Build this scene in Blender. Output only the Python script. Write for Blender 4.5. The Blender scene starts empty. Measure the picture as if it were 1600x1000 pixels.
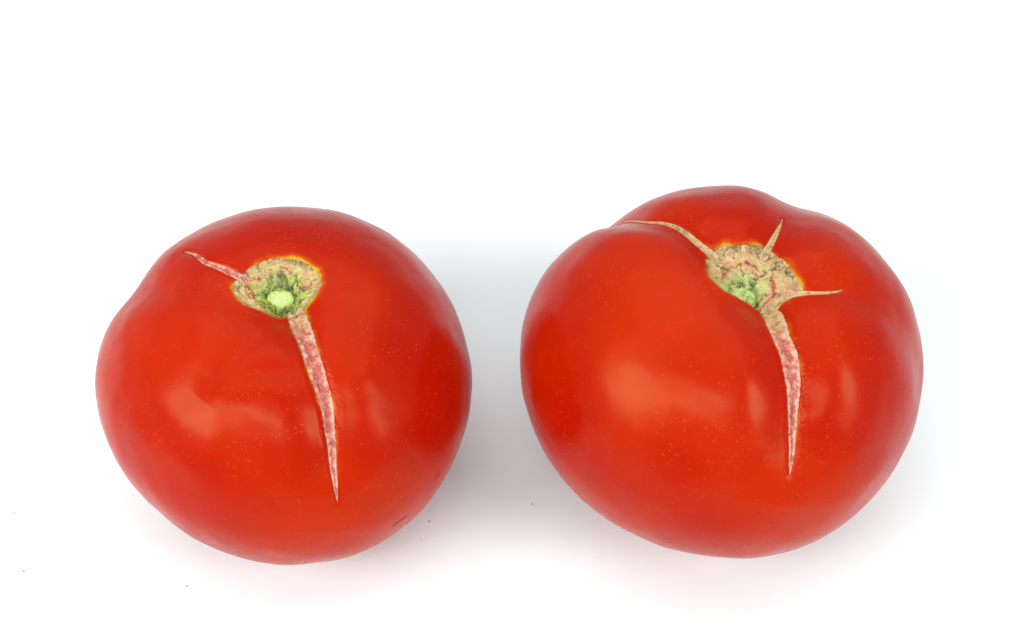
import bpy, math, json
import numpy as np
from mathutils import Matrix, Vector

# ---------- camera, world, lamps, exposure ----------
scene = bpy.context.scene
PITCH = math.radians(48.0)
cam_data = bpy.data.cameras.new('camera'); camera = bpy.data.objects.new('camera', cam_data)
scene.collection.objects.link(camera); scene.camera = camera
cam_data.lens = 50.0; cam_data.sensor_width = 36.0
cam_data.dof.use_dof = True; cam_data.dof.focus_distance = 0.305; cam_data.dof.aperture_fstop = 18.0
cam_data.clip_start = 0.01; cam_data.clip_end = 20.0
camera.location = (0.0, -0.2208131, 0.27523779)
camera.rotation_euler = (math.pi/2-PITCH, 0, 0)

world = bpy.data.worlds.new('World'); scene.world = world; world.use_nodes = True
bg = world.node_tree.nodes['Background']
bg.inputs['Color'].default_value = (0.91, 0.98, 1.0, 1); bg.inputs['Strength'].default_value = 0.58

def area_lamp(name, loc, target, sx, sy, power, color=(1, 1, 1)):
    d = bpy.data.lights.new(name, 'AREA'); d.shape = 'RECTANGLE'; d.size = sx; d.size_y = sy
    d.energy = power; d.color = color
    o = bpy.data.objects.new(name, d); scene.collection.objects.link(o); o.location = loc
    o.rotation_euler = (Vector(target)-Vector(loc)).to_track_quat('-Z', 'Y').to_euler()
    o['kind'] = 'helper'
    return o
area_lamp('softbox', (-0.50, -0.32, 0.42), (-0.01, -0.02, 0.03), 0.31, 0.26, 2.9, (1.0, 0.985, 0.96))
area_lamp('softbox', (0.50, -0.36, 0.42), (0.01, -0.02, 0.03), 0.22, 0.31, 2.15, (1.0, 0.985, 0.96))
area_lamp('softbox', (-0.10, -0.46, 0.52), (0.0, -0.02, 0.03), 0.46, 0.09, 1.6, (1.0, 0.985, 0.96))
area_lamp('softbox', (0.0, 0.20, 1.0), (0.0, 0.0, 0.0), 1.4, 1.0, 5.6)

scene.view_settings.view_transform = 'Standard'; scene.view_settings.look = 'None'
scene.view_settings.exposure = 0.0; scene.view_settings.gamma = 1.0
scene.view_settings.use_curve_mapping = False
scene.cycles.use_denoising = True

# ---------- shape maths ----------
def unit(v):
    v = np.asarray(v, float); return v/np.linalg.norm(v, axis=-1, keepdims=True)
def sph_harm(u, L):
    """real spherical harmonics l=1..L at unit vectors u -> (N, K)"""
    x, y, z = u[:,0], u[:,1], u[:,2]
    ph = np.arctan2(y, x); s = np.sqrt(np.maximum(0, 1-z*z)); out = []
    P = {(0,0): np.ones_like(z)}
    for m in range(1, L+1): P[(m,m)] = -(2*m-1)*s*P[(m-1,m-1)]
    for m in range(0, L): P[(m+1,m)] = (2*m+1)*z*P[(m,m)]
    for m in range(0, L+1):
        for l in range(m+2, L+1):
            P[(l,m)] = ((2*l-1)*z*P[(l-1,m)]-(l+m-1)*P[(l-2,m)])/(l-m)
    for l in range(1, L+1):
        for m in range(-l, l+1):
            a = abs(m); n = math.sqrt((2*l+1)*math.factorial(l-a)/math.factorial(l+a)*(2 if a else 1))
            out.append(n*P[(l,a)]*(np.cos(a*ph) if m >= 0 else np.sin(a*ph)))
    return np.stack(out, 1)
def catmull(P, n):
    P = np.asarray(P, float); Q = np.vstack([2*P[0]-P[1], P, 2*P[-1]-P[-2]])
    L = np.concatenate([[0], np.cumsum(np.linalg.norm(np.diff(P[:,:3],axis=0),axis=1))])
    out = []
    for t in np.linspace(0, L[-1], n):
        i = min(max(np.searchsorted(L, t, side='right')-1, 0), len(P)-2)
        f = (t-L[i])/(L[i+1]-L[i]+1e-12); a,b,c,d = Q[i:i+4]
        out.append(.5*((2*b)+(c-a)*f+(2*a-5*b+4*c-d)*f*f+(3*b-a-3*c+d)*f**3))
    return np.array(out)
def path_dist(u, path):
    """chord distance of unit vectors u to polyline path (M,>=3), and the position 0..1 along it"""
    P = path[:,:3]; best = np.full(len(u), 9.); tt = np.zeros(len(u)); M = len(P)-1
    for i in range(M):
        a, d = P[i], P[i+1]-P[i]
        f = np.clip(((u-a)@d)/(d@d+1e-15), 0, 1)
        q = np.linalg.norm(u-(a+f[:,None]*d), axis=1)
        k = q < best; best[k] = q[k]; tt[k] = (i+f[k])/M
    return best, tt
def smooth(a, b, x):
    t = np.clip((x-a)/(b-a), 0, 1); return t*t*(3-2*t)
def base_radius(u, T, Y=None, c=None, pre=None):
    """smooth tomato radius (metres) in directions u: flattened ball, harmonics, furrows, stem basin"""
    e = 1/np.sqrt((u[:,0]**2+u[:,1]**2)/T['a']**2 + u[:,2]**2/T['c']**2)
    if Y is None: Y = sph_harm(u, T['L'])
    r = e*(1+Y@(np.asarray(T['sh']) if c is None else c))
    return r + (relief(u, T) if pre is None else pre)
def relief(u, T):
    h = np.zeros(len(u))
    for f in T['furrows']:
        d, t = path_dist(u, f['path']); amp = np.interp(t, f['at'], f['amp'])
        w = np.interp(t, f['at'], f['w'])
        h -= amp*np.exp(-(d/w)**2)
    ang = np.arccos(np.clip(u@T['stem'], -1, 1))
    for depth, w, p in T['basin']: h -= depth*np.exp(-(ang/w)**p)
    for d, amp, w in T['bumps']:
        h += amp*np.exp(-np.sum((u-unit(d))**2,1)/w**2)
    return h

# fitted outlines: directions from each tomato centre, metres and radians
LEFT = json.loads('{"a":0.0405,"c":0.0335,"L":6,"C":[-0.05088,-0.01992,0.02997],"sh":[0.007513,0.05509,-0.02268,-0.00691,-0.01384,-0.006525,0.004965,-0.002567,0.0003572,0.002979,-0.001287,-0.0005894,-0.0006838,0.0004065,0.004931,0.0006419,0.0007054,0.000383,0.0005568,-0.0002761,-0.0006607,-0.000698,-6.694e-05,0.000643,0.0003142,-0.0001309,5.311e-05,-0.000434,9.595e-05,-3.342e-05,0.0002089,-0.000357,-0.0002317,-7.323e-06,0.000141,0.0002749,0.0007248,9.877e-05,-0.0002793,-0.0001338,5.632e-05,9.317e-05,0.000237,0.0002172,-0.0001103,-0.0005132,0.000118,0.0007051],"stem":[0.1083,-0.1136,0.9876],"basin":[[0.0052,0.3,2]],"furrows":[{"path":[[0.2132,-0.2213,0.9516],[0.2329,-0.2676,0.935],[0.2523,-0.3136,0.9154],[0.271,-0.3588,0.8932],[0.2887,-0.4027,0.8686],[0.3051,-0.4454,0.8417],[0.3201,-0.4869,0.8127],[0.3336,-0.5271,0.7816],[0.3463,-0.5672,0.7472],[0.3579,-0.6067,0.7099],[0.3679,-0.6443,0.6704],[0.3763,-0.6794,0.63],[0.3828,-0.711,0.5899],[0.3876,-0.7407,0.5488],[0.3908,-0.7715,0.502],[0.3917,-0.7986,0.4569],[0.3908,-0.823,0.4121],[0.3883,-0.8457,0.3661],[0.3844,-0.8666,0.3181],[0.3788,-0.8852,0.2699],[0.3714,-0.902,0.2201],[0.3625,-0.9165,0.1688],[0.3525,-0.9285,0.117],[0.3418,-0.9375,0.0656]],"at":[0,0.7,1],"amp":[0.0024,0.0015,0],"w":[0.13,0.19,0.22]},{"path":[[-0.1839,-0.0284,0.9825],[-0.2235,-0.0268,0.9743],[-0.2602,-0.0286,0.9651],[-0.2956,-0.031,0.9548],[-0.3319,-0.0313,0.9428],[-0.3712,-0.0269,0.9282],[-0.4162,-0.0149,0.9092],[-0.4615,0.004,0.8871],[-0.486,0.0165,0.8738],[-0.5122,0.0313,0.8583],[-0.5396,0.048,0.8405],[-0.5681,0.0667,0.8202],[-0.5973,0.087,0.7973],[-0.6267,0.1087,0.7716],[-0.656,0.1315,0.7432],[-0.6847,0.1551,0.7122],[-0.7122,0.1789,0.6788],[-0.7383,0.2027,0.6433],[-0.7624,0.226,0.6063],[-0.7844,0.2485,0.5683],[-0.8041,0.2697,0.5298],[-0.8214,0.2894,0.4915],[-0.8363,0.3073,0.454],[-0.849,0.3234,0.4179]],"at":[0,0.5,1],"amp":[0.0005,0.001,0.0012],"w":[0.12,0.16,0.16]},{"path":[[0.0655,-0.32,0.9452],[0.0485,-0.3355,0.9408],[0.0316,-0.3505,0.936],[0.0147,-0.3652,0.9308],[-0.0023,-0.3799,0.925],[-0.0196,-0.395,0.9185],[-0.0372,-0.4107,0.911],[-0.0548,-0.4268,0.9027],[-0.0701,-0.4409,0.8948],[-0.086,-0.4557,0.886],[-0.1024,-0.4708,0.8763],[-0.1188,-0.486,0.8658],[-0.1351,-0.5012,0.8547],[-0.1511,-0.5162,0.8431],[-0.1664,-0.5306,0.8311],[-0.1808,-0.5445,0.8191],[-0.1953,-0.5586,0.8061],[-0.2094,-0.5731,0.7923],[-0.2227,-0.5872,0.7782],[-0.2355,-0.601,0.7638],[-0.2479,-0.6145,0.749],[-0.2601,-0.6277,0.7338],[-0.2722,-0.6405,0.7181],[-0.2844,-0.6528,0.7021]],"at":[0,0.3,0.8,1],"amp":[0,0.0007,0.0007,0.0002],"w":[0.06,0.07,0.09,0.1]},{"path":[[-0.2159,-0.608,0.764],[-0.1959,-0.6051,0.7717],[-0.1765,-0.6016,0.779],[-0.157,-0.5979,0.786],[-0.1367,-0.5942,0.7926],[-0.1152,-0.5905,0.7988],[-0.0918,-0.5872,0.8042],[-0.0726,-0.5845,0.8082],[-0.0523,-0.5814,0.8119],[-0.0311,-0.5781,0.8153],[-0.0092,-0.5749,0.8182],[0.0132,-0.5717,0.8203],[0.0361,-0.5689,0.8216],[0.0592,-0.5667,0.8218],[0.0821,-0.5652,0.8209],[0.1027,-0.5645,0.819],[0.1238,-0.5645,0.8161],[0.1453,-0.5648,0.8124],[0.1671,-0.5652,0.8078],[0.1892,-0.5657,0.8026],[0.2112,-0.5661,0.7968],[0.2331,-0.5662,0.7906],[0.2547,-0.5658,0.7842],[0.2759,-0.5648,0.7777]],"at":[0,0.3,0.7,1],"amp":[0.0002,0.0006,0.0008,0.0001],"w":[0.08,0.07,0.065,0.06]}],"bumps":[[[-0.3143,-0.7415,0.5927],0.0002,0.15]],"cracks":[[[-0.1018,0.0351,0.9942,0.02561],[-0.1469,0.0545,0.9876,0.02512],[-0.2224,0.0958,0.9702,0.02436],[-0.2929,0.1315,0.9471,0.01839],[-0.3674,0.1833,0.9118,0.01364],[-0.4276,0.2628,0.8649,0.00723],[-0.4965,0.3207,0.8066,0.0009]],[[0.1918,-0.101,0.9762,0.05582],[0.2181,-0.1507,0.9642,0.06512],[0.2688,-0.3086,0.9124,0.06233],[0.3023,-0.4204,0.8555,0.05241],[0.326,-0.4962,0.8047,0.05225],[0.3574,-0.5864,0.7269,0.04513],[0.3823,-0.6626,0.6441,0.0388],[0.3875,-0.7317,0.5607,0.03296],[0.3908,-0.7905,0.4715,0.02583],[0.387,-0.8316,0.3985,0.01829],[0.3854,-0.8618,0.3298,0.01345],[0.3812,-0.8965,0.2259,0.00077]]],"nicks":[[[0.8337,-0.552,0.0125,0.00158],[0.8211,-0.5707,0.0122,0.00346],[0.8084,-0.5886,0.0055,0.00157]],[[0.6711,-0.7346,-0.0997,0.00156],[0.6407,-0.7606,-0.1052,0.00344],[0.6044,-0.7885,-0.1138,0.00156]]],"scar":[[-0.1493,0.0706,0.9863],[-0.0926,0.1274,0.9875],[-0.0049,0.1798,0.9837],[0.0876,0.1981,0.9762],[0.1962,0.18,0.9639],[0.2707,0.1391,0.9526],[0.3195,0.0807,0.9442],[0.3371,0.0241,0.9412],[0.3227,-0.0377,0.9457],[0.291,-0.0879,0.9527],[0.2476,-0.135,0.9594],[0.1508,-0.1695,0.9739],[0.0801,-0.1916,0.9782],[-0.0127,-0.1743,0.9846],[-0.1011,-0.1503,0.9835],[-0.1629,-0.0927,0.9823],[-0.1902,-0.0237,0.9815],[-0.1786,0.0281,0.9835]],"stub":[0.1014,-0.0353,0.9942]}')
RIGHT = json.loads('{"a":0.043,"c":0.0355,"L":6,"C":[0.04658,-0.01811,0.03181],"sh":[0.01634,0.08609,0.01243,0.001667,-0.004618,0.0002726,0.0005922,0.005228,-0.003874,0.001619,-0.0007017,-0.0002086,-0.0003946,0.003394,0.00251,-0.0002995,-0.0002889,0.0002125,-0.000101,-0.0001746,6.367e-05,0.0003009,0.0005788,0.001019,-0.0008601,-0.001099,0.0005208,-0.0001163,-0.0002729,-2.846e-05,0.0002721,-0.0006747,0.0004693,0.0007838,-0.001126,-0.0004939,-0.0006036,-0.0002614,0.0002664,-0.0001018,-0.0001174,2.913e-05,0.0001021,-0.0003081,0.0001114,0.0003924,1.234e-05,-0.0002269],"stem":[0.0503,-0.1866,0.9812],"basin":[[0.0048,0.3,2]],"furrows":[{"path":[[0.1205,-0.2887,0.9498],[0.1345,-0.3271,0.9354],[0.1486,-0.3642,0.9194],[0.1621,-0.4013,0.9015],[0.1747,-0.4399,0.8809],[0.1851,-0.4769,0.8592],[0.1942,-0.511,0.8374],[0.2028,-0.5457,0.8131],[0.2104,-0.5809,0.7863],[0.2164,-0.6162,0.7572],[0.2205,-0.6516,0.7258],[0.222,-0.6823,0.6965],[0.222,-0.7129,0.6652],[0.2205,-0.7435,0.6313],[0.2179,-0.7732,0.5955],[0.2142,-0.8012,0.5588],[0.2098,-0.8267,0.5221],[0.205,-0.8492,0.4866],[0.1988,-0.872,0.4473],[0.1912,-0.8927,0.4081],[0.1828,-0.9112,0.3692],[0.1738,-0.9278,0.3301],[0.1643,-0.9427,0.2903],[0.1549,-0.9559,0.2497]],"at":[0,0.7,1],"amp":[0.0048,0.0034,0],"w":[0.15,0.19,0.22]},{"path":[[-0.114,-0.0198,0.9933],[-0.1475,0.0318,0.9886],[-0.1803,0.0846,0.98],[-0.2125,0.1365,0.9676],[-0.2449,0.1859,0.9516],[-0.2783,0.2317,0.9321],[-0.3147,0.2743,0.9087],[-0.3524,0.3132,0.8819],[-0.39,0.3503,0.8516],[-0.4264,0.3876,0.8173],[-0.4587,0.4252,0.7803],[-0.4838,0.4618,0.7435],[-0.5062,0.4992,0.7032],[-0.5282,0.5353,0.6591],[-0.5519,0.5682,0.6103],[-0.5797,0.5959,0.5557],[-0.6049,0.6127,0.5087],[-0.6308,0.6249,0.4599],[-0.6581,0.634,0.4063],[-0.6852,0.6397,0.3484],[-0.7108,0.6421,0.2873],[-0.7335,0.6415,0.2246],[-0.7524,0.6384,0.1622],[-0.7667,0.6338,0.1022]],"at":[0,0.7,1],"amp":[0.0034,0.0024,0.0004],"w":[0.12,0.14,0.2]},{"path":[[0.1318,0.0264,0.9909],[0.151,0.068,0.9862],[0.1688,0.1075,0.9798],[0.1882,0.1499,0.9706],[0.2123,0.201,0.9563],[0.2309,0.237,0.9437],[0.251,0.2725,0.9288],[0.2725,0.3097,0.9109],[0.2942,0.3485,0.8899],[0.315,0.3891,0.8657],[0.3337,0.4316,0.8381],[0.3494,0.4766,0.8067],[0.3592,0.5151,0.7783],[0.3653,0.5479,0.7526],[0.3701,0.5823,0.7238],[0.3735,0.6179,0.6919],[0.3755,0.6541,0.6567],[0.376,0.6901,0.6184],[0.3751,0.7251,0.5774],[0.373,0.7586,0.5343],[0.3697,0.7897,0.4896],[0.3655,0.8179,0.4444],[0.3608,0.8428,0.3995],[0.3558,0.8642,0.3558]],"at":[0,0.6,1],"amp":[0.0026,0.0022,0.001],"w":[0.12,0.16,0.2]},{"path":[[0.2729,-0.2018,0.9407],[0.3101,-0.1937,0.9308],[0.3466,-0.1843,0.9197],[0.3825,-0.1745,0.9073],[0.4181,-0.1653,0.8933],[0.4539,-0.1572,0.8771],[0.4905,-0.1512,0.8582],[0.5237,-0.1478,0.839],[0.5555,-0.1452,0.8188],[0.5876,-0.1433,0.7963],[0.6197,-0.1422,0.7718],[0.6512,-0.1422,0.7455],[0.6818,-0.1432,0.7174],[0.711,-0.1457,0.6879],[0.7388,-0.1496,0.6571],[0.7624,-0.1549,0.6282],[0.7849,-0.1619,0.5981],[0.8064,-0.1703,0.5663],[0.827,-0.1797,0.5328],[0.8463,-0.1897,0.4978],[0.8643,-0.1998,0.4617],[0.8807,-0.2096,0.4248],[0.8956,-0.2185,0.3876],[0.9088,-0.2263,0.3506]],"at":[0,0.5,1],"amp":[0.0022,0.0012,0.001],"w":[0.11,0.15,0.16]}],"bumps":[],"cracks":[[[-0.1084,0.0391,0.9933,0.03294],[-0.157,0.0831,0.9841,0.02697],[-0.2245,0.1629,0.9608,0.022],[-0.2761,0.2468,0.9289,0.01744],[-0.3206,0.3127,0.8941,0.01216],[-0.3817,0.375,0.8448,0.00781],[-0.4632,0.4485,0.7644,0.00608],[-0.5514,0.6141,0.5647,0.00438],[-0.6109,0.4637,0.6417,0.00132]],[[0.1279,0.0457,0.9907,0.03311],[0.154,0.0876,0.9842,0.02711],[0.1888,0.1527,0.9701,0.01948],[0.223,0.229,0.9475,0.01223],[0.2498,0.2937,0.9227,0.00695],[0.2697,0.354,0.8955,0.00087]],[[0.255,-0.1688,0.9521,0.03348],[0.2951,-0.1745,0.9394,0.02165],[0.3586,-0.1792,0.9161,0.01208],[0.424,-0.1747,0.8886,0.00836],[0.4815,-0.1595,0.8618,0.00493],[0.5123,-0.1408,0.8472,0.00082]],[[0.1616,-0.226,0.9606,0.05216],[0.1785,-0.2764,0.9443,0.05546],[0.1899,-0.3649,0.9115,0.05613],[0.1991,-0.4478,0.8717,0.05167],[0.2201,-0.5249,0.8222,0.05118],[0.2257,-0.608,0.7612,0.04875],[0.2283,-0.6805,0.6962,0.04037],[0.2207,-0.746,0.6284,0.03172],[0.2148,-0.8035,0.5551,0.02343],[0.2051,-0.8525,0.4808,0.01525],[0.1947,-0.8818,0.4295,0.00971],[0.1815,-0.907,0.38,0.00073]]],"nicks":[],"scar":[[-0.1783,0.0611,0.9821],[-0.1129,0.1055,0.988],[-0.0352,0.0942,0.9949],[0.0447,0.1061,0.9934],[0.1249,0.1198,0.9849],[0.1854,0.0942,0.9781],[0.2526,-0.014,0.9675],[0.2851,-0.0807,0.9551],[0.3206,-0.1358,0.9374],[0.333,-0.1756,0.9264],[0.2862,-0.1962,0.9379],[0.2418,-0.2224,0.9445],[0.2042,-0.2571,0.9446],[0.1222,-0.258,0.9584],[0.0564,-0.2405,0.969],[-0.0418,-0.2291,0.9725],[-0.116,-0.2042,0.972],[-0.1682,-0.1321,0.9768],[-0.1928,-0.0368,0.9806]],"stub":[0.0103,-0.1785,0.9839]}')

# ---------- helpers ----------
def _hash(i, seed):
    i = i.astype(np.int64)
    h = (i[...,0]*374761393 + i[...,1]*668265263 + i[...,2]*2147483647 + seed*144665) & 0xffffffff
    h = ((h ^ (h >> 13))*1274126177) & 0xffffffff
    h = ((h ^ (h >> 16))*2246822519) & 0xffffffff
    return ((h ^ (h >> 15)) & 0xffffff)/float(0xffffff)
GRAD = np.array([[1,1,0],[-1,1,0],[1,-1,0],[-1,-1,0],[1,0,1],[-1,0,1],[1,0,-1],[-1,0,-1],[0,1,1],[0,-1,1],[0,1,-1],[0,-1,-1]], float)
def vnoise(p, seed=0):
    """smooth 3-D gradient noise, about -1..1"""
    i = np.floor(p); f = p-i; w3 = f*f*f*(f*(f*6-15)+10); o = 0
    for dx in (0, 1):
        for dy in (0, 1):
            for dz in (0, 1):
                c = np.array([dx,dy,dz]); g = GRAD[np.minimum((_hash(i+c, seed)*12).astype(int), 11)]
                w = (w3[:,0] if dx else 1-w3[:,0])*(w3[:,1] if dy else 1-w3[:,1])*(w3[:,2] if dz else 1-w3[:,2])
                o = o+w*np.einsum('ij,ij->i', g, f-c)
    return o*1.35
ROT = np.array([[.36,.48,-.8],[-.8,.6,0],[.48,.64,.6]])
def fbm(p, seed=0, octaves=4):
    o = 0; a = .5
    for k in range(octaves):
        o = o+a*vnoise(p, seed+k); a *= .5; p = p@ROT.T*2.03+5.1
    return o
def ridge(p, seed=0, octaves=3):
    o = 0; a = .55
    for k in range(octaves):
        o = o+a*(1-np.abs(vnoise(p, seed+k))*2); a *= .5; p = p@ROT.T*2.1+3.7
    return o
def lin(r, g, b, k=1.0):
    c = np.array([r,g,b])/255.; return np.where(c <= .04045, c/12.92, ((c+.055)/1.055)**2.4)*k*.76
def mixc(a, b, f):
    f = np.clip(f, 0, 1)[:,None]; return a*(1-f)+b*f
def mesh_object(name, verts, faces, mat, parent=None, loc=(0,0,0), smooth_shade=True):
    me = bpy.data.meshes.new(name)
    if isinstance(faces, np.ndarray):
        n, k = faces.shape
        me.vertices.add(len(verts)); me.vertices.foreach_set('co', np.asarray(verts, np.float32).ravel())
        me.loops.add(n*k); me.loops.foreach_set('vertex_index', faces.astype(np.int32).ravel())
        me.polygons.add(n); me.polygons.foreach_set('loop_start', np.arange(0, n*k, k, dtype=np.int32))
        me.update(calc_edges=True)
    else:
        me.from_pydata([tuple(v) for v in verts], [], faces)
    me.validate()
    me.polygons.foreach_set('use_smooth', np.full(len(me.polygons), smooth_shade)); me.update()
    me.materials.append(mat)
    o = bpy.data.objects.new(name, me); scene.collection.objects.link(o); o.location = loc
    if parent is not None: o.parent = parent
    return o
def put_color(o, name, col):
    at = o.data.color_attributes.new(name, 'FLOAT_COLOR', 'POINT')
    at.data.foreach_set('color', np.hstack([np.clip(col, 0, 1), np.ones((len(col),1))]).astype(np.float32).ravel())
def put_float(o, name, v):
    at = o.data.attributes.new(name, 'FLOAT', 'POINT'); at.data.foreach_set('value', np.asarray(v, np.float32))
def grid_faces(nr, nc, wrap):
    i = np.arange(nr-1)[:,None]; j = np.arange(nc if wrap else nc-1)[None,:]; j2 = (j+1) % nc
    return np.stack([i*nc+j+0*i, i*nc+j2, (i+1)*nc+j2, (i+1)*nc+j], -1).reshape(-1, 4)

# ---------- materials ----------
def new_mat(name):
    m = bpy.data.materials.new(name); m.use_nodes = True
    nt = m.node_tree; return m, nt, nt.nodes, nt.links, nt.nodes['Principled BSDF']
def node(N, kind, **kw):
    n = N.new(kind)
    for k, v in kw.items():
        if k in n.inputs: n.inputs[k].default_value = v
        else: setattr(n, k, v)
    return n
def ramp(N, L, src, a, b, ca=0.0, cb=1.0):
    n = N.new('ShaderNodeMapRange'); n.clamp = True; n.interpolation_type = 'SMOOTHSTEP'
    n.inputs[1].default_value = a; n.inputs[2].default_value = b
    n.inputs[3].default_value = ca; n.inputs[4].default_value = cb
    L.new(src, n.inputs[0]); return n.outputs[0]
def mixnode(N, L, fac, a, b):
    n = N.new('ShaderNodeMix'); n.data_type = 'RGBA'
    for s, v in ((n.inputs[6], a), (n.inputs[7], b)):
        if isinstance(v, tuple): s.default_value = (*v, 1)
        else: L.new(v, s)
    if isinstance(fac, float): n.inputs[0].default_value = fac
    else: L.new(fac, n.inputs[0])
    return n.outputs[2]
def mathn(N, L, op, a, b):
    n = N.new('ShaderNodeMath'); n.operation = op
    for s, v in ((n.inputs[0], a), (n.inputs[1], b)):
        if isinstance(v, (int, float)): s.default_value = v
        else: L.new(v, s)
    return n.outputs[0]
def skin_material():
    m, nt, N, L, P = new_mat('tomato_skin')
    tc = N.new('ShaderNodeTexCoord'); co = tc.outputs['Object']
    big = node(N, 'ShaderNodeTexNoise', Scale=30.0, Detail=3.0); L.new(co, big.inputs['Vector'])
    c = mixnode(N, L, ramp(N, L, big.outputs[0], .35, .7), (.355, .0050, .0001), (.41, .0150, .0002))
    # pale freckles: two sizes of small round spots
    halo = node(N, 'ShaderNodeAttribute', attribute_name='halo').outputs['Fac']
    near = node(N, 'ShaderNodeAttribute', attribute_name='freckle').outputs['Fac']
    patch = node(N, 'ShaderNodeTexNoise', Scale=75.0, Detail=2.0); L.new(co, patch.inputs['Vector'])
    dens = mathn(N, L, 'MULTIPLY', ramp(N, L, patch.outputs[0], .42, .66, .12, 1.0), near)
    spots = None
    for sc, rad, lim in ((750.0, .17, .95), (1200.0, .21, .95)):
        v = node(N, 'ShaderNodeTexVoronoi', Scale=sc); L.new(co, v.inputs['Vector'])
        s = ramp(N, L, v.outputs['Distance'], rad, rad*.45)
        sep = N.new('ShaderNodeSeparateColor'); L.new(v.outputs['Color'], sep.inputs[0])
        pick = mathn(N, L, 'LESS_THAN', sep.outputs[0], mathn(N, L, 'MULTIPLY', dens, lim))
        s = mathn(N, L, 'MULTIPLY', s, pick)
        spots = s if spots is None else mathn(N, L, 'MAXIMUM', spots, s)
    c = mixnode(N, L, mathn(N, L, 'MULTIPLY', spots, .62), c, (.46, .07, .016))
    # ripening ring: orange then yellow-green against the scars
    wob = node(N, 'ShaderNodeTexNoise', Scale=420.0, Detail=3.0); L.new(co, wob.inputs['Vector'])
    h2 = mathn(N, L, 'ADD', halo, mathn(N, L, 'MULTIPLY', mathn(N, L, 'SUBTRACT', wob.outputs[0], .5), .45))
    c = mixnode(N, L, ramp(N, L, h2, .18, .62, 0, .9), c, (.40, .05, .002))
    c = mixnode(N, L, ramp(N, L, h2, .58, .95), c, (.50, .26, .012))
    L.new(c, P.inputs['Base Color'])
    P.inputs['Roughness'].default_value = .30
    P.inputs['IOR'].default_value = 1.26; P.inputs['Specular Tint'].default_value = (1.0, .85, .38, 1)
    P.inputs['Subsurface Weight'].default_value = .10
    P.inputs['Subsurface Radius'].default_value = (1.0, .22, .08)
    P.inputs['Subsurface Scale'].default_value = .003
    rn = node(N, 'ShaderNodeTexNoise', Scale=90.0, Detail=4.0); L.new(co, rn.inputs['Vector'])
    L.new(ramp(N, L, rn.outputs[0], .3, .7, .25, .32), P.inputs['Roughness'])
    fine = node(N, 'ShaderNodeTexNoise', Scale=1500.0, Detail=2.0); L.new(co, fine.inputs['Vector'])
    hh = mathn(N, L, 'ADD', mathn(N, L, 'MULTIPLY', fine.outputs[0], .15), mathn(N, L, 'MULTIPLY', spots, .5))
    b = node(N, 'ShaderNodeBump', Strength=.25, Distance=.00012); L.new(hh, b.inputs['Height'])
    L.new(b.outputs[0], P.inputs['Normal'])
    return m
def cork_material(name, rough=.55, sss=.12):
    m, nt, N, L, P = new_mat(name)
    a = node(N, 'ShaderNodeAttribute', attribute_name='tint').outputs['Color']
    tc = N.new('ShaderNodeTexCoord'); co = tc.outputs['Object']
    n1 = node(N, 'ShaderNodeTexNoise', Scale=2600.0, Detail=3.0); L.new(co, n1.inputs['Vector'])
    hs = node(N, 'ShaderNodeHueSaturation'); L.new(a, hs.inputs['Color'])
    L.new(ramp(N, L, n1.outputs[0], .3, .7, .82, 1.16), hs.inputs['Value'])
    L.new(hs.outputs[0], P.inputs['Base Color'])
    P.inputs['Roughness'].default_value = rough
    P.inputs['Subsurface Weight'].default_value = sss
    P.inputs['Subsurface Radius'].default_value = (1, .4, .2); P.inputs['Subsurface Scale'].default_value = .0015
    b = node(N, 'ShaderNodeBump', Strength=.5, Distance=.00015); L.new(n1.outputs[0], b.inputs['Height'])
    L.new(b.outputs[0], P.inputs['Normal'])
    return m
def ground_material():
    m, nt, N, L, P = new_mat('white_card')
    tc = N.new('ShaderNodeTexCoord'); co = tc.outputs['Object']
    n = node(N, 'ShaderNodeTexNoise', Scale=9.0, Detail=3.0); L.new(co, n.inputs['Vector'])
    c = mixnode(N, L, n.outputs[0], (.765, .812, .822), (.790, .832, .842)); L.new(c, P.inputs['Base Color'])
    P.inputs['Roughness'].default_value = .6; P.inputs['Specular IOR Level'].default_value = .25
    f = node(N, 'ShaderNodeTexNoise', Scale=900.0, Detail=3.0); L.new(co, f.inputs['Vector'])
    b = node(N, 'ShaderNodeBump', Strength=.08, Distance=.0002); L.new(f.outputs[0], b.inputs['Height'])
    L.new(b.outputs[0], P.inputs['Normal'])
    return m
def speck_material():
    m, nt, N, L, P = new_mat('dark_grit')
    tc = N.new('ShaderNodeTexCoord')
    n = node(N, 'ShaderNodeTexNoise', Scale=3000.0); L.new(tc.outputs['Object'], n.inputs['Vector'])
    L.new(mixnode(N, L, n.outputs[0], (.25, .24, .22), (.42, .40, .38)), P.inputs['Base Color'])
    P.inputs['Roughness'].default_value = .8
    return m
SKIN = skin_material(); CORK = cork_material('scar_cork'); CRACK = cork_material('healed_crack', .5, .15)
STUB = cork_material('stem_flesh', .4, .3); GROUND = ground_material(); GRIT = speck_material()

# ---------- the surface ----------
g = 1.6
ground = mesh_object('ground', [(-g,-g,0),(g,-g,0),(g,g,0),(-g,g,0)], [(0,1,2,3)], GROUND)
ground['kind'] = 'structure'; ground['label'] = 'plain white seamless card the tomatoes stand on'

# ---------- tomatoes ----------
TAN = lin(222,188,124,.78); BEIGE = lin(226,160,122,.8); OLIVE = lin(140,122,58,.75); YEL = lin(228,210,130,.8)
GREEN = lin(178,204,66,.85); DGREEN = lin(74,100,34,.75); PALE = lin(208,236,146,.85); RUST = lin(176,52,30,.8)
PINK = lin(228,128,108,.8); PALEPINK = lin(242,196,170,.85); ROSE = lin(196,66,62,.8); BROWN = lin(96,66,34,.7)

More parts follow.
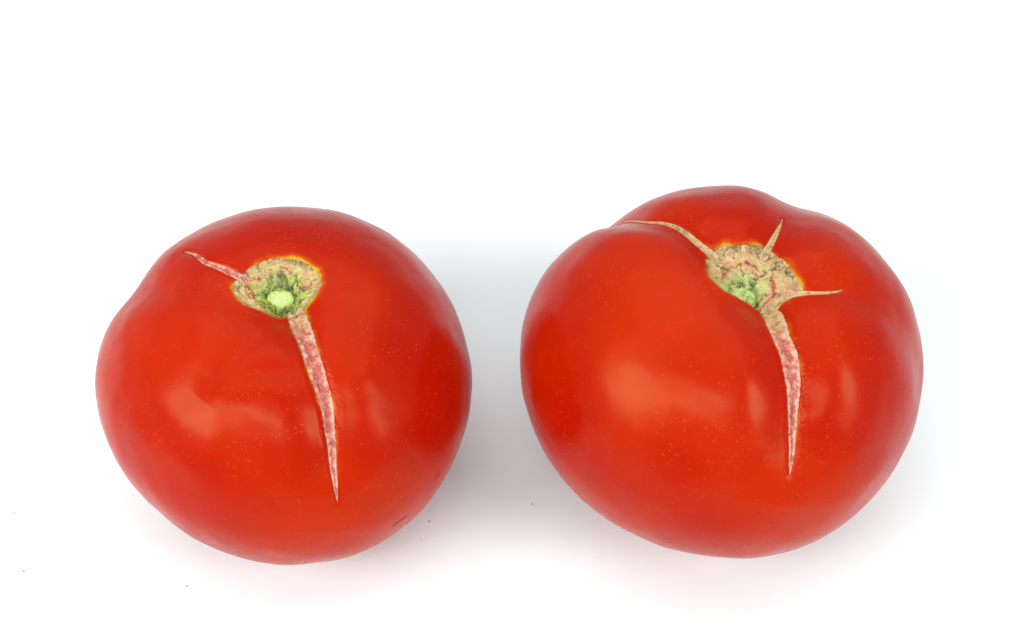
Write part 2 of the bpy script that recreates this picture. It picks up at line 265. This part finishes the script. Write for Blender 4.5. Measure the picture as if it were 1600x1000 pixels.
def build_tomato(T, label, seed):
    for k in ('stem', 'stub', 'scar', 'sh'): T[k] = np.array(T[k], float)
    T['stem'] = unit(T['stem'])
    for f in T['furrows']: f['path'] = np.array(f['path'])
    C = np.array(T['C'])
    root = bpy.data.objects.new('tomato', None); scene.collection.objects.link(root)
    root.empty_display_size = .01; root.location = (C[0], C[1], 0)
    root['label'] = label; root['category'] = 'tomato'; root['group'] = 'ripe tomatoes on the white card'
    off = np.array([0, 0, C[2]])
    e3 = T['stem']; e1 = unit(np.cross([0,1,0], e3)); e2 = np.cross(e3, e1)
    def plane(u):           # directions -> flat map about the stem (angles)
        th = np.arccos(np.clip(u@e3, -1, 1)); ph = np.arctan2(u@e2, u@e1)
        return np.stack([th*np.cos(ph), th*np.sin(ph)], 1)
    def unplane(q):
        th = np.hypot(q[:,0], q[:,1]); ph = np.arctan2(q[:,1], q[:,0])
        return np.sin(th)[:,None]*(np.cos(ph)[:,None]*e1+np.sin(ph)[:,None]*e2)+np.cos(th)[:,None]*e3
    def radius(u):
        r = base_radius(u, T)
        r = r+.00020*vnoise(u*4.2, seed)+.00006*vnoise(u*9., seed+9)
        return r
    def place(u, r):        # direction, radius -> point; the underside is pressed flat where it stands
        p = u*r[:,None]; z = p[:,2]+C[2]; k = .0016
        p[:,2] = np.where(z > 4*k, z, k*np.logaddexp(0, z/k)*1.0)-C[2]+0
        return p+off
    RM = T['a']*.86
    # outlines
    out = plane(T['scar']); out = catmull(np.vstack([out, out[:1]]), 181)[:-1]
    mid = out.mean(0)
    wig = fbm(np.hstack([out*60, np.zeros((len(out),1))]), seed+3)
    out = mid+(out-mid)*(1+.055*wig)[:,None]
    def scar_sd(q):         # signed distance in the flat map (radians), < 0 inside
        d = np.full(len(q), 9.); inside = np.zeros(len(q), bool)
        A = out; B = np.roll(out, -1, 0)
        for a, b in zip(A, B):
            e = b-a; f = np.clip(((q-a)@e)/(e@e), 0, 1)
            d = np.minimum(d, np.hypot(*(q-a-f[:,None]*e).T))
            cond = ((a[1] > q[:,1]) != (b[1] > q[:,1]))
            with np.errstate(divide='ignore', invalid='ignore'):
                xi = (b[0]-a[0])*(q[:,1]-a[1])/(b[1]-a[1])+a[0]
            inside ^= cond & (q[:,0] < xi)
        return np.where(inside, -d, d)
    strips = []
    for c in T['cracks']:
        s = catmull(np.array(c), 160); s[:,:3] = unit(s[:,:3]); s[:,3] = np.maximum(s[:,3], .0006); strips.append(s)
    # --- skin: polar sheet about the stem, finer along the cracks
    az = np.linspace(0, 2*math.pi, 4001); dens = np.ones_like(az)
    for s in strips:
        q = plane(s[:,:3]); ang = np.arctan2(q[:,1], q[:,0])
        for a0 in ang[::12]:
            dens += .55*np.exp(-((np.angle(np.exp(1j*(az-a0))))/.10)**2)
    cum = np.concatenate([[0], np.cumsum((dens[1:]+dens[:-1])/2)]); cum /= cum[-1]
    NC, NR = 660, 400
    ph = np.interp(np.arange(NC)/NC, cum, az)
    tt = np.linspace(0, 1, NR); th = math.pi*(.62*tt+.38*tt**2.2); th[0] = .0004; th[-1] = math.pi-.0004
    TH, PH = np.meshgrid(th, ph, indexing='ij')
    u = (np.sin(TH)[...,None]*(np.cos(PH)[...,None]*e1+np.sin(PH)[...,None]*e2)+np.cos(TH)[...,None]*e3).reshape(-1,3)
    r = radius(u)
    sd = np.full(len(u), 1.); wsc = np.full(len(u), 9.)
    near = np.arccos(np.clip(u@e3,-1,1)) < .75
    d0 = np.full(len(u), 1.); d0[near] = scar_sd(plane(u[near]))
    for s in strips:
        sel = np.where(np.min(np.linalg.norm(u[:,None,:]-s[None,::16,:3], axis=2), axis=1) < .25)[0]
        d, t = path_dist(u[sel], s[::2]); w = np.interp(t, np.linspace(0,1,len(s)), s[:,3])
        v = d-w*(1+.12*vnoise(u[sel]*70, seed+21)); sd[sel] = np.minimum(sd[sel], v)
    m_ = np.minimum(sd, d0)*RM
    wd = smooth(.0,.0006,np.where(sd<.2, np.ones_like(sd), 0)*.0006)
    r -= .0005*np.exp(-np.maximum(sd,0)*RM/.0011)*wd+.0011*smooth(.0001, -.0006, sd*RM)
    r -= .0026*smooth(.0003, -.0013, d0*RM)+.0016*smooth(-.0010, -.0035, d0*RM)
    r += .00009*np.exp(-((m_-.0009)/.0008)**2)
    P = place(u, r)
    skin = mesh_object('skin', P, grid_faces(NR, NC, True)[:, ::-1].copy()[:, ::-1], SKIN, root)
    halo = np.maximum(.7*np.exp(-np.maximum(sd,0)*RM/.0004), np.exp(-np.maximum(d0,0)*RM/.0008))
    gap = .5+.7*vnoise(u*11, seed+40)
    put_float(skin, 'halo', np.clip(halo*(.22+1.0*gap.clip(0,1.2)), 0, 1))
    dn = np.sqrt(np.sum((u-unit(e3+np.array([0,.42,0])))**2,1))
    put_float(skin, 'freckle', np.clip(.75+.9*np.exp(-(dn/.35)**2)*T.get('freckles',1)-.5*smooth(.2,-.7,u[:,2]), 0, 1.6))
    # --- stem scar: corky bowl set in the skin
    n_r, n_a = 120, 260
    q0 = plane(T['stub'][None,:])[0]
    ai = np.arange(n_a)/n_a*2*math.pi
    oa = np.unwrap(np.arctan2(out[:,1]-q0[1], out[:,0]-q0[0])); orad = np.hypot(out[:,0]-q0[0], out[:,1]-q0[1])
    order = np.argsort(oa % (2*math.pi)); rad = np.interp(ai, (oa % (2*math.pi))[order], orad[order], period=2*math.pi)
    rho = np.linspace(.004, 1.16, n_r)
    RH, AI = np.meshgrid(rho, ai, indexing='ij')
    q = q0+(RH*rad[None,:])[...,None]*np.stack([np.cos(AI), np.sin(AI)], -1); q = q.reshape(-1,2)
    rh = RH.ravel(); us = unplane(q); base = radius(us)
    X = us*.03*1000          # millimetre-like coordinates for the noise
    dist = np.hypot(*(q-q0).T)*RM*1000     # mm from the stub
    big = fbm(X*.36, seed+60); fold = ridge(X*.40+big[:,None]*.9, seed+70); fine = fbm(X*1.6, seed+80, 3)
    sr = T['stub_r']
    h = -.0006-T['pit']*np.exp(-(dist/(sr*2.1))**2)+.00036*fold+.00034*big+T['cork']*fine
    ringd = np.exp(-((dist-sr*1.25)/(sr*.35))**2); h -= .0006*ringd
    h *= smooth(1.1, .9, rh)
    for s in strips:        # the bowl runs out level into each crack
        d, t = path_dist(us, s[:60:2]); w = np.interp(t*59/len(s), np.linspace(0,1,len(s)), s[:,3])
        h -= .00075*smooth(1.25, .6, d/w)*smooth(.55, .95, rh)
    h -= .0034*smooth(.98, 1.16, rh)
    wq = rh+.10*big+.05*fine
    W_ = X+1.5*np.stack([fbm(X*.4,seed+201,3), fbm(X*.4,seed+202,3), fbm(X*.4,seed+203,3)], 1)
    col = mixc(np.tile(TAN,(len(q),1)), BEIGE, smooth(-.25,.35,fbm(W_*.36,seed+90)*1.8))
    col = mixc(col, YEL, .75*smooth(.0,.5,fbm(W_*.42+9,seed+91)*1.9))
    col = mixc(col, OLIVE, .85*smooth(.80,1.0,wq)*smooth(-.4,.3,fbm(W_*.6,seed+92)*1.5))
    gz = smooth(sr*2.7, sr*1.6, dist+1.2*big*sr+.7*fine*sr)
    col = mixc(col, GREEN*(1-T['dull'])+lin(206,214,140,.85)*T['dull'], gz); col = mixc(col, DGREEN, .75*gz*smooth(.05,.5,fbm(W_*.62,seed+93)*1.7))
    line = np.exp(-((rh+.22*vnoise(W_*.25,seed+94)+.10*fine-T['rust_at'])/.045)**2)
    col = mixc(col, RUST, line*smooth(-.45,-.1,vnoise(W_*.4+4,seed+95))*(1-gz*.8))
    cre = smooth(.62,.95,1-np.abs(fbm(W_*.5,seed+96,3))*3.6)*smooth(-.15,.25,vnoise(X*.5,seed+99))
    h -= .0004*cre*smooth(1.0,.85,rh)
    col = mixc(col, BROWN, .85*cre)
    col = mixc(col, DGREEN*.5, .75*ringd*smooth(-.4,.4,fbm(W_*.6,seed+97)*1.6))
    fl = smooth(.45,.62,fbm(X*1.3,seed+98,2)*1.3); col = mixc(col, BROWN*.7, .7*fl)
    hi = smooth(.25,.6,fbm(W_*1.1,seed+100,2)*1.4); col = mixc(col, lin(240,225,170,.9), .5*hi)
    ps = place(us, base+h)
    scar = mesh_object('stem_scar', ps, grid_faces(n_r, n_a, True), CORK, root)
    put_color(scar, 'tint', col)
    # --- stub left in the middle of the scar
    n_r, n_a = 26, 64
    RH, AI = np.meshgrid(np.linspace(.01,1,n_r), np.arange(n_a)/n_a*2*math.pi, indexing='ij')
    lob = 1+.10*vnoise(np.stack([2.2*np.cos(AI).ravel(),2.2*np.sin(AI).ravel(),0*AI.ravel()+seed],1),seed).reshape(AI.shape)+.04*np.cos(3*AI+seed)+.05*np.cos(5*AI+1.3*seed)+.06*np.cos(2*AI)
    q = q0+(RH*lob*sr*1.12/1000/RM)[...,None]*np.stack([1.14*np.cos(AI), .84*np.sin(AI)], -1); q = q.reshape(-1,2)
    us = unplane(q); rh = RH.ravel(); X = us*30
    hb = -.0005-T['pit']+T['stub_h']*np.sqrt(np.maximum(0,1-rh**3))+T['stub_rough']*fbm(X*.8,seed+120)-.0012*smooth(.85,1,rh)
    pb = place(us, radius(us)+hb)
    stub = mesh_object('stem_stub', pb, grid_faces(n_r, n_a, True), STUB, scar)
    cs = mixc(np.tile(PALE,(len(us),1)), GREEN, smooth(.55,1.0,rh+.2*fbm(X*1.4,seed+121)))
    cs = mixc(cs, DGREEN, .6*smooth(.85,1.0,rh)); cs = mixc(cs, YEL, .4*smooth(.0,.5,vnoise(X*1.8,seed+122)))
    put_color(stub, 'tint', cs)
    # --- cracks and nicks: healed strips lying in grooves of the skin
    def strip(name, s, kind, k):
        n, m = len(s), 29
        c = s[:,:3]; tg = np.gradient(c, axis=0); side = unit(np.cross(c, tg))
        v = np.linspace(-1.25, 1.25, m); t = np.linspace(0, 1, n)
        en = np.stack([1+.11*vnoise(np.stack([t*34, 0*t+sgn*7, 0*t], 1), seed+k*5+130) +.03*vnoise(np.stack([t*90, 0*t+sgn*3, 0*t], 1), seed+k*5+131) for sgn in (0,1)], 1)
        V, Tt = np.meshgrid(v, t); wid = (s[:,3]*(.6+.4*np.sqrt(smooth(0,.05,t))))[:,None]*np.where(V < 0, en[:,:1], en[:,1:])
        uu = unit((c[:,None,:]+side[:,None,:]*(V*wid)[...,None]).reshape(-1,3)); X = uu*30
        av = np.abs(V.ravel()); tq = Tt.ravel(); wm = np.repeat(s[:,3], m)*RM
        deep = np.minimum(1, wm/.0010)
        bump = .00022*fbm(X*1.3,seed+140+k)+.00018*ridge(X*1.0,seed+150+k)+.00010*fbm(X*3,seed+160+k,2)-.00030*smooth(.75,.0,av)
        h = -T['sink']*smooth(.09,.0,tq)+(-.00085+1.3*bump*smooth(1.0,.6,av))*deep*smooth(1.3,1.0,av)-.0016*deep*smooth(.96,1.25,av)+.00003
        if kind == 'nick': h = .00006-.00035*(1-av**2).clip(0)
        pp = place(uu, radius(uu)+h)
        o = mesh_object(name, pp, grid_faces(n, m, False), CRACK, root)
        if kind == 'nick':
            cc = mixc(np.tile(lin(220,50,28,.6),(len(uu),1)), lin(190,38,24,.6), smooth(.7,.1,av))
        else:
            cc = np.tile(PINK,(len(uu),1)); mot = .55*vnoise(X*.8,seed+170+k)+.9*fbm(X*2.0,seed+171+k,3)
            cc = mixc(cc, PALEPINK, smooth(-.15,.5,mot+1.0*(av-.5)+T['pale']))
            cc = mixc(cc, ROSE, .7*smooth(.0,.45,-mot+.25*smooth(.5,.0,av))*smooth(.95,.45,av))
            tn = mixc(np.tile(lin(230,194,138,.8),(len(uu),1)), lin(186,150,92,.75), smooth(.0,.4,fbm(X*1.1,seed+180+k)*1.5))
            tn = mixc(tn, YEL, .5*smooth(.05,.4,fbm(X*.9+5,seed+181+k)*1.5))
            cc = mixc(cc, tn, T['tan'][k]*smooth(T['tan_len'][k],T['tan_len'][k]-.25,tq+.12*vnoise(X*.9,seed+172+k)))
            cc = mixc(cc, BROWN, .6*smooth(.2,.45,fbm(X*2.6,seed+173+k,2))*smooth(1.2,.4,av))
            cc = mixc(cc, OLIVE, .6*smooth(.80,1.02,av)*smooth(.45,.1,tq))
            cc = mixc(cc, lin(236,140,84,.8), .75*smooth(.82,1.05,av)*smooth(.2,.5,tq))
        put_color(o, 'tint', cc); return o
    for k, s in enumerate(strips):
        o = strip('healed_crack', s, 'crack', k); o['label'] = T['crack_labels'][k]
    for k, c in enumerate(T['nicks']):
        s = catmull(np.array(c), 30); s[:,:3] = unit(s[:,:3]); s[:,3] = np.maximum(s[:,3], .0004)
        strip('skin_nick', s, 'nick', 10+k)
    return root

LEFT.update(sink=.0008, pit=.0011, dull=.15, stub_r=2.6, stub_h=.0005, cork=.00018, pale=-.02, stub_rough=.00012, rust_at=.66, tan=[.4,.75], tan_len=[.2,.28], freckles=1.0,
    crack_labels=['short thin pink crack running to the upper left', 'long tapering pink crack running down the front'])
RIGHT.update(sink=.0005, pit=.0017, dull=.6, stub_r=2.6, stub_h=.0004, cork=.0003, pale=.08, stub_rough=.0012, rust_at=.62, tan=[.85,.95,.85,.95], tan_len=[.75,1.4,1.2,.33], freckles=.4,
    crack_labels=['long tan crack fading over the left shoulder', 'short pointed tan crack pointing up and back',
                  'thin pointed tan crack pointing right', 'long wide pink crack tapering down the front'])
build_tomato(LEFT, 'smaller red tomato with round scar, bright green stub and two pink cracks', 11)
build_tomato(RIGHT, 'larger lobed red tomato with star-shaped tan scar and four cracks', 57)

# ---------- grit lying on the card ----------
def speck(loc, size, seed, label):
    rng = np.random.RandomState(seed); n = 9
    V = []; F = []
    for k, (z, w) in enumerate(((0,.8),(.35,1.0),(.75,.6))):
        for j in range(n):
            a = 2*math.pi*j/n; rr = size*w*(1+.35*rng.randn()*.6)
            V.append((rr*math.cos(a)*(1.3 if seed % 2 else 1), rr*math.sin(a), size*z*(1+.2*rng.randn())*(1 if k else 0)))
    V.append((0, 0, size*.9)); V.append((0, 0, 0))
    for k in range(2):
        for j in range(n): F.append((k*n+j, k*n+(j+1) % n, (k+1)*n+(j+1) % n, (k+1)*n+j))
    for j in range(n): F.append((2*n+j, 2*n+(j+1) % n, 3*n)); F.append(((j+1) % n, j, 3*n+1))
    o = mesh_object('dust_speck', V, F, GRIT, None, (loc[0], loc[1], .00002), False)
    o.rotation_euler = (0, 0, seed*1.7)
    o['label'] = label; o['category'] = 'speck'; o['group'] = 'dark specks of dust on the white card'
for k, (loc, size, label) in enumerate([
    ((-.1097,-.0490), .00024, 'dark speck of dust at the lower left edge of the picture'),
    ((-.1154,-.0333), .00021, 'tiny grey speck at the left edge, level with the smaller tomato base'),
    ((-.0725,-.0528), .00021, 'tiny grey speck below the lower left of the smaller tomato'),
    ((-.0242,-.0362), .00024, 'dark speck touching the outline of the smaller tomato at lower right'),
    ((-.0191,-.0356), .00021, 'dark speck between the tomatoes, close to the smaller one'),
    ((-.0208,-.0404), .00015, 'faintest speck beside the smaller tomato, below the two dark ones'),
    ((.0048,-.0308), .00021, 'single speck between the tomatoes, nearer the larger one')]):
    speck(loc, size, k+3, label)
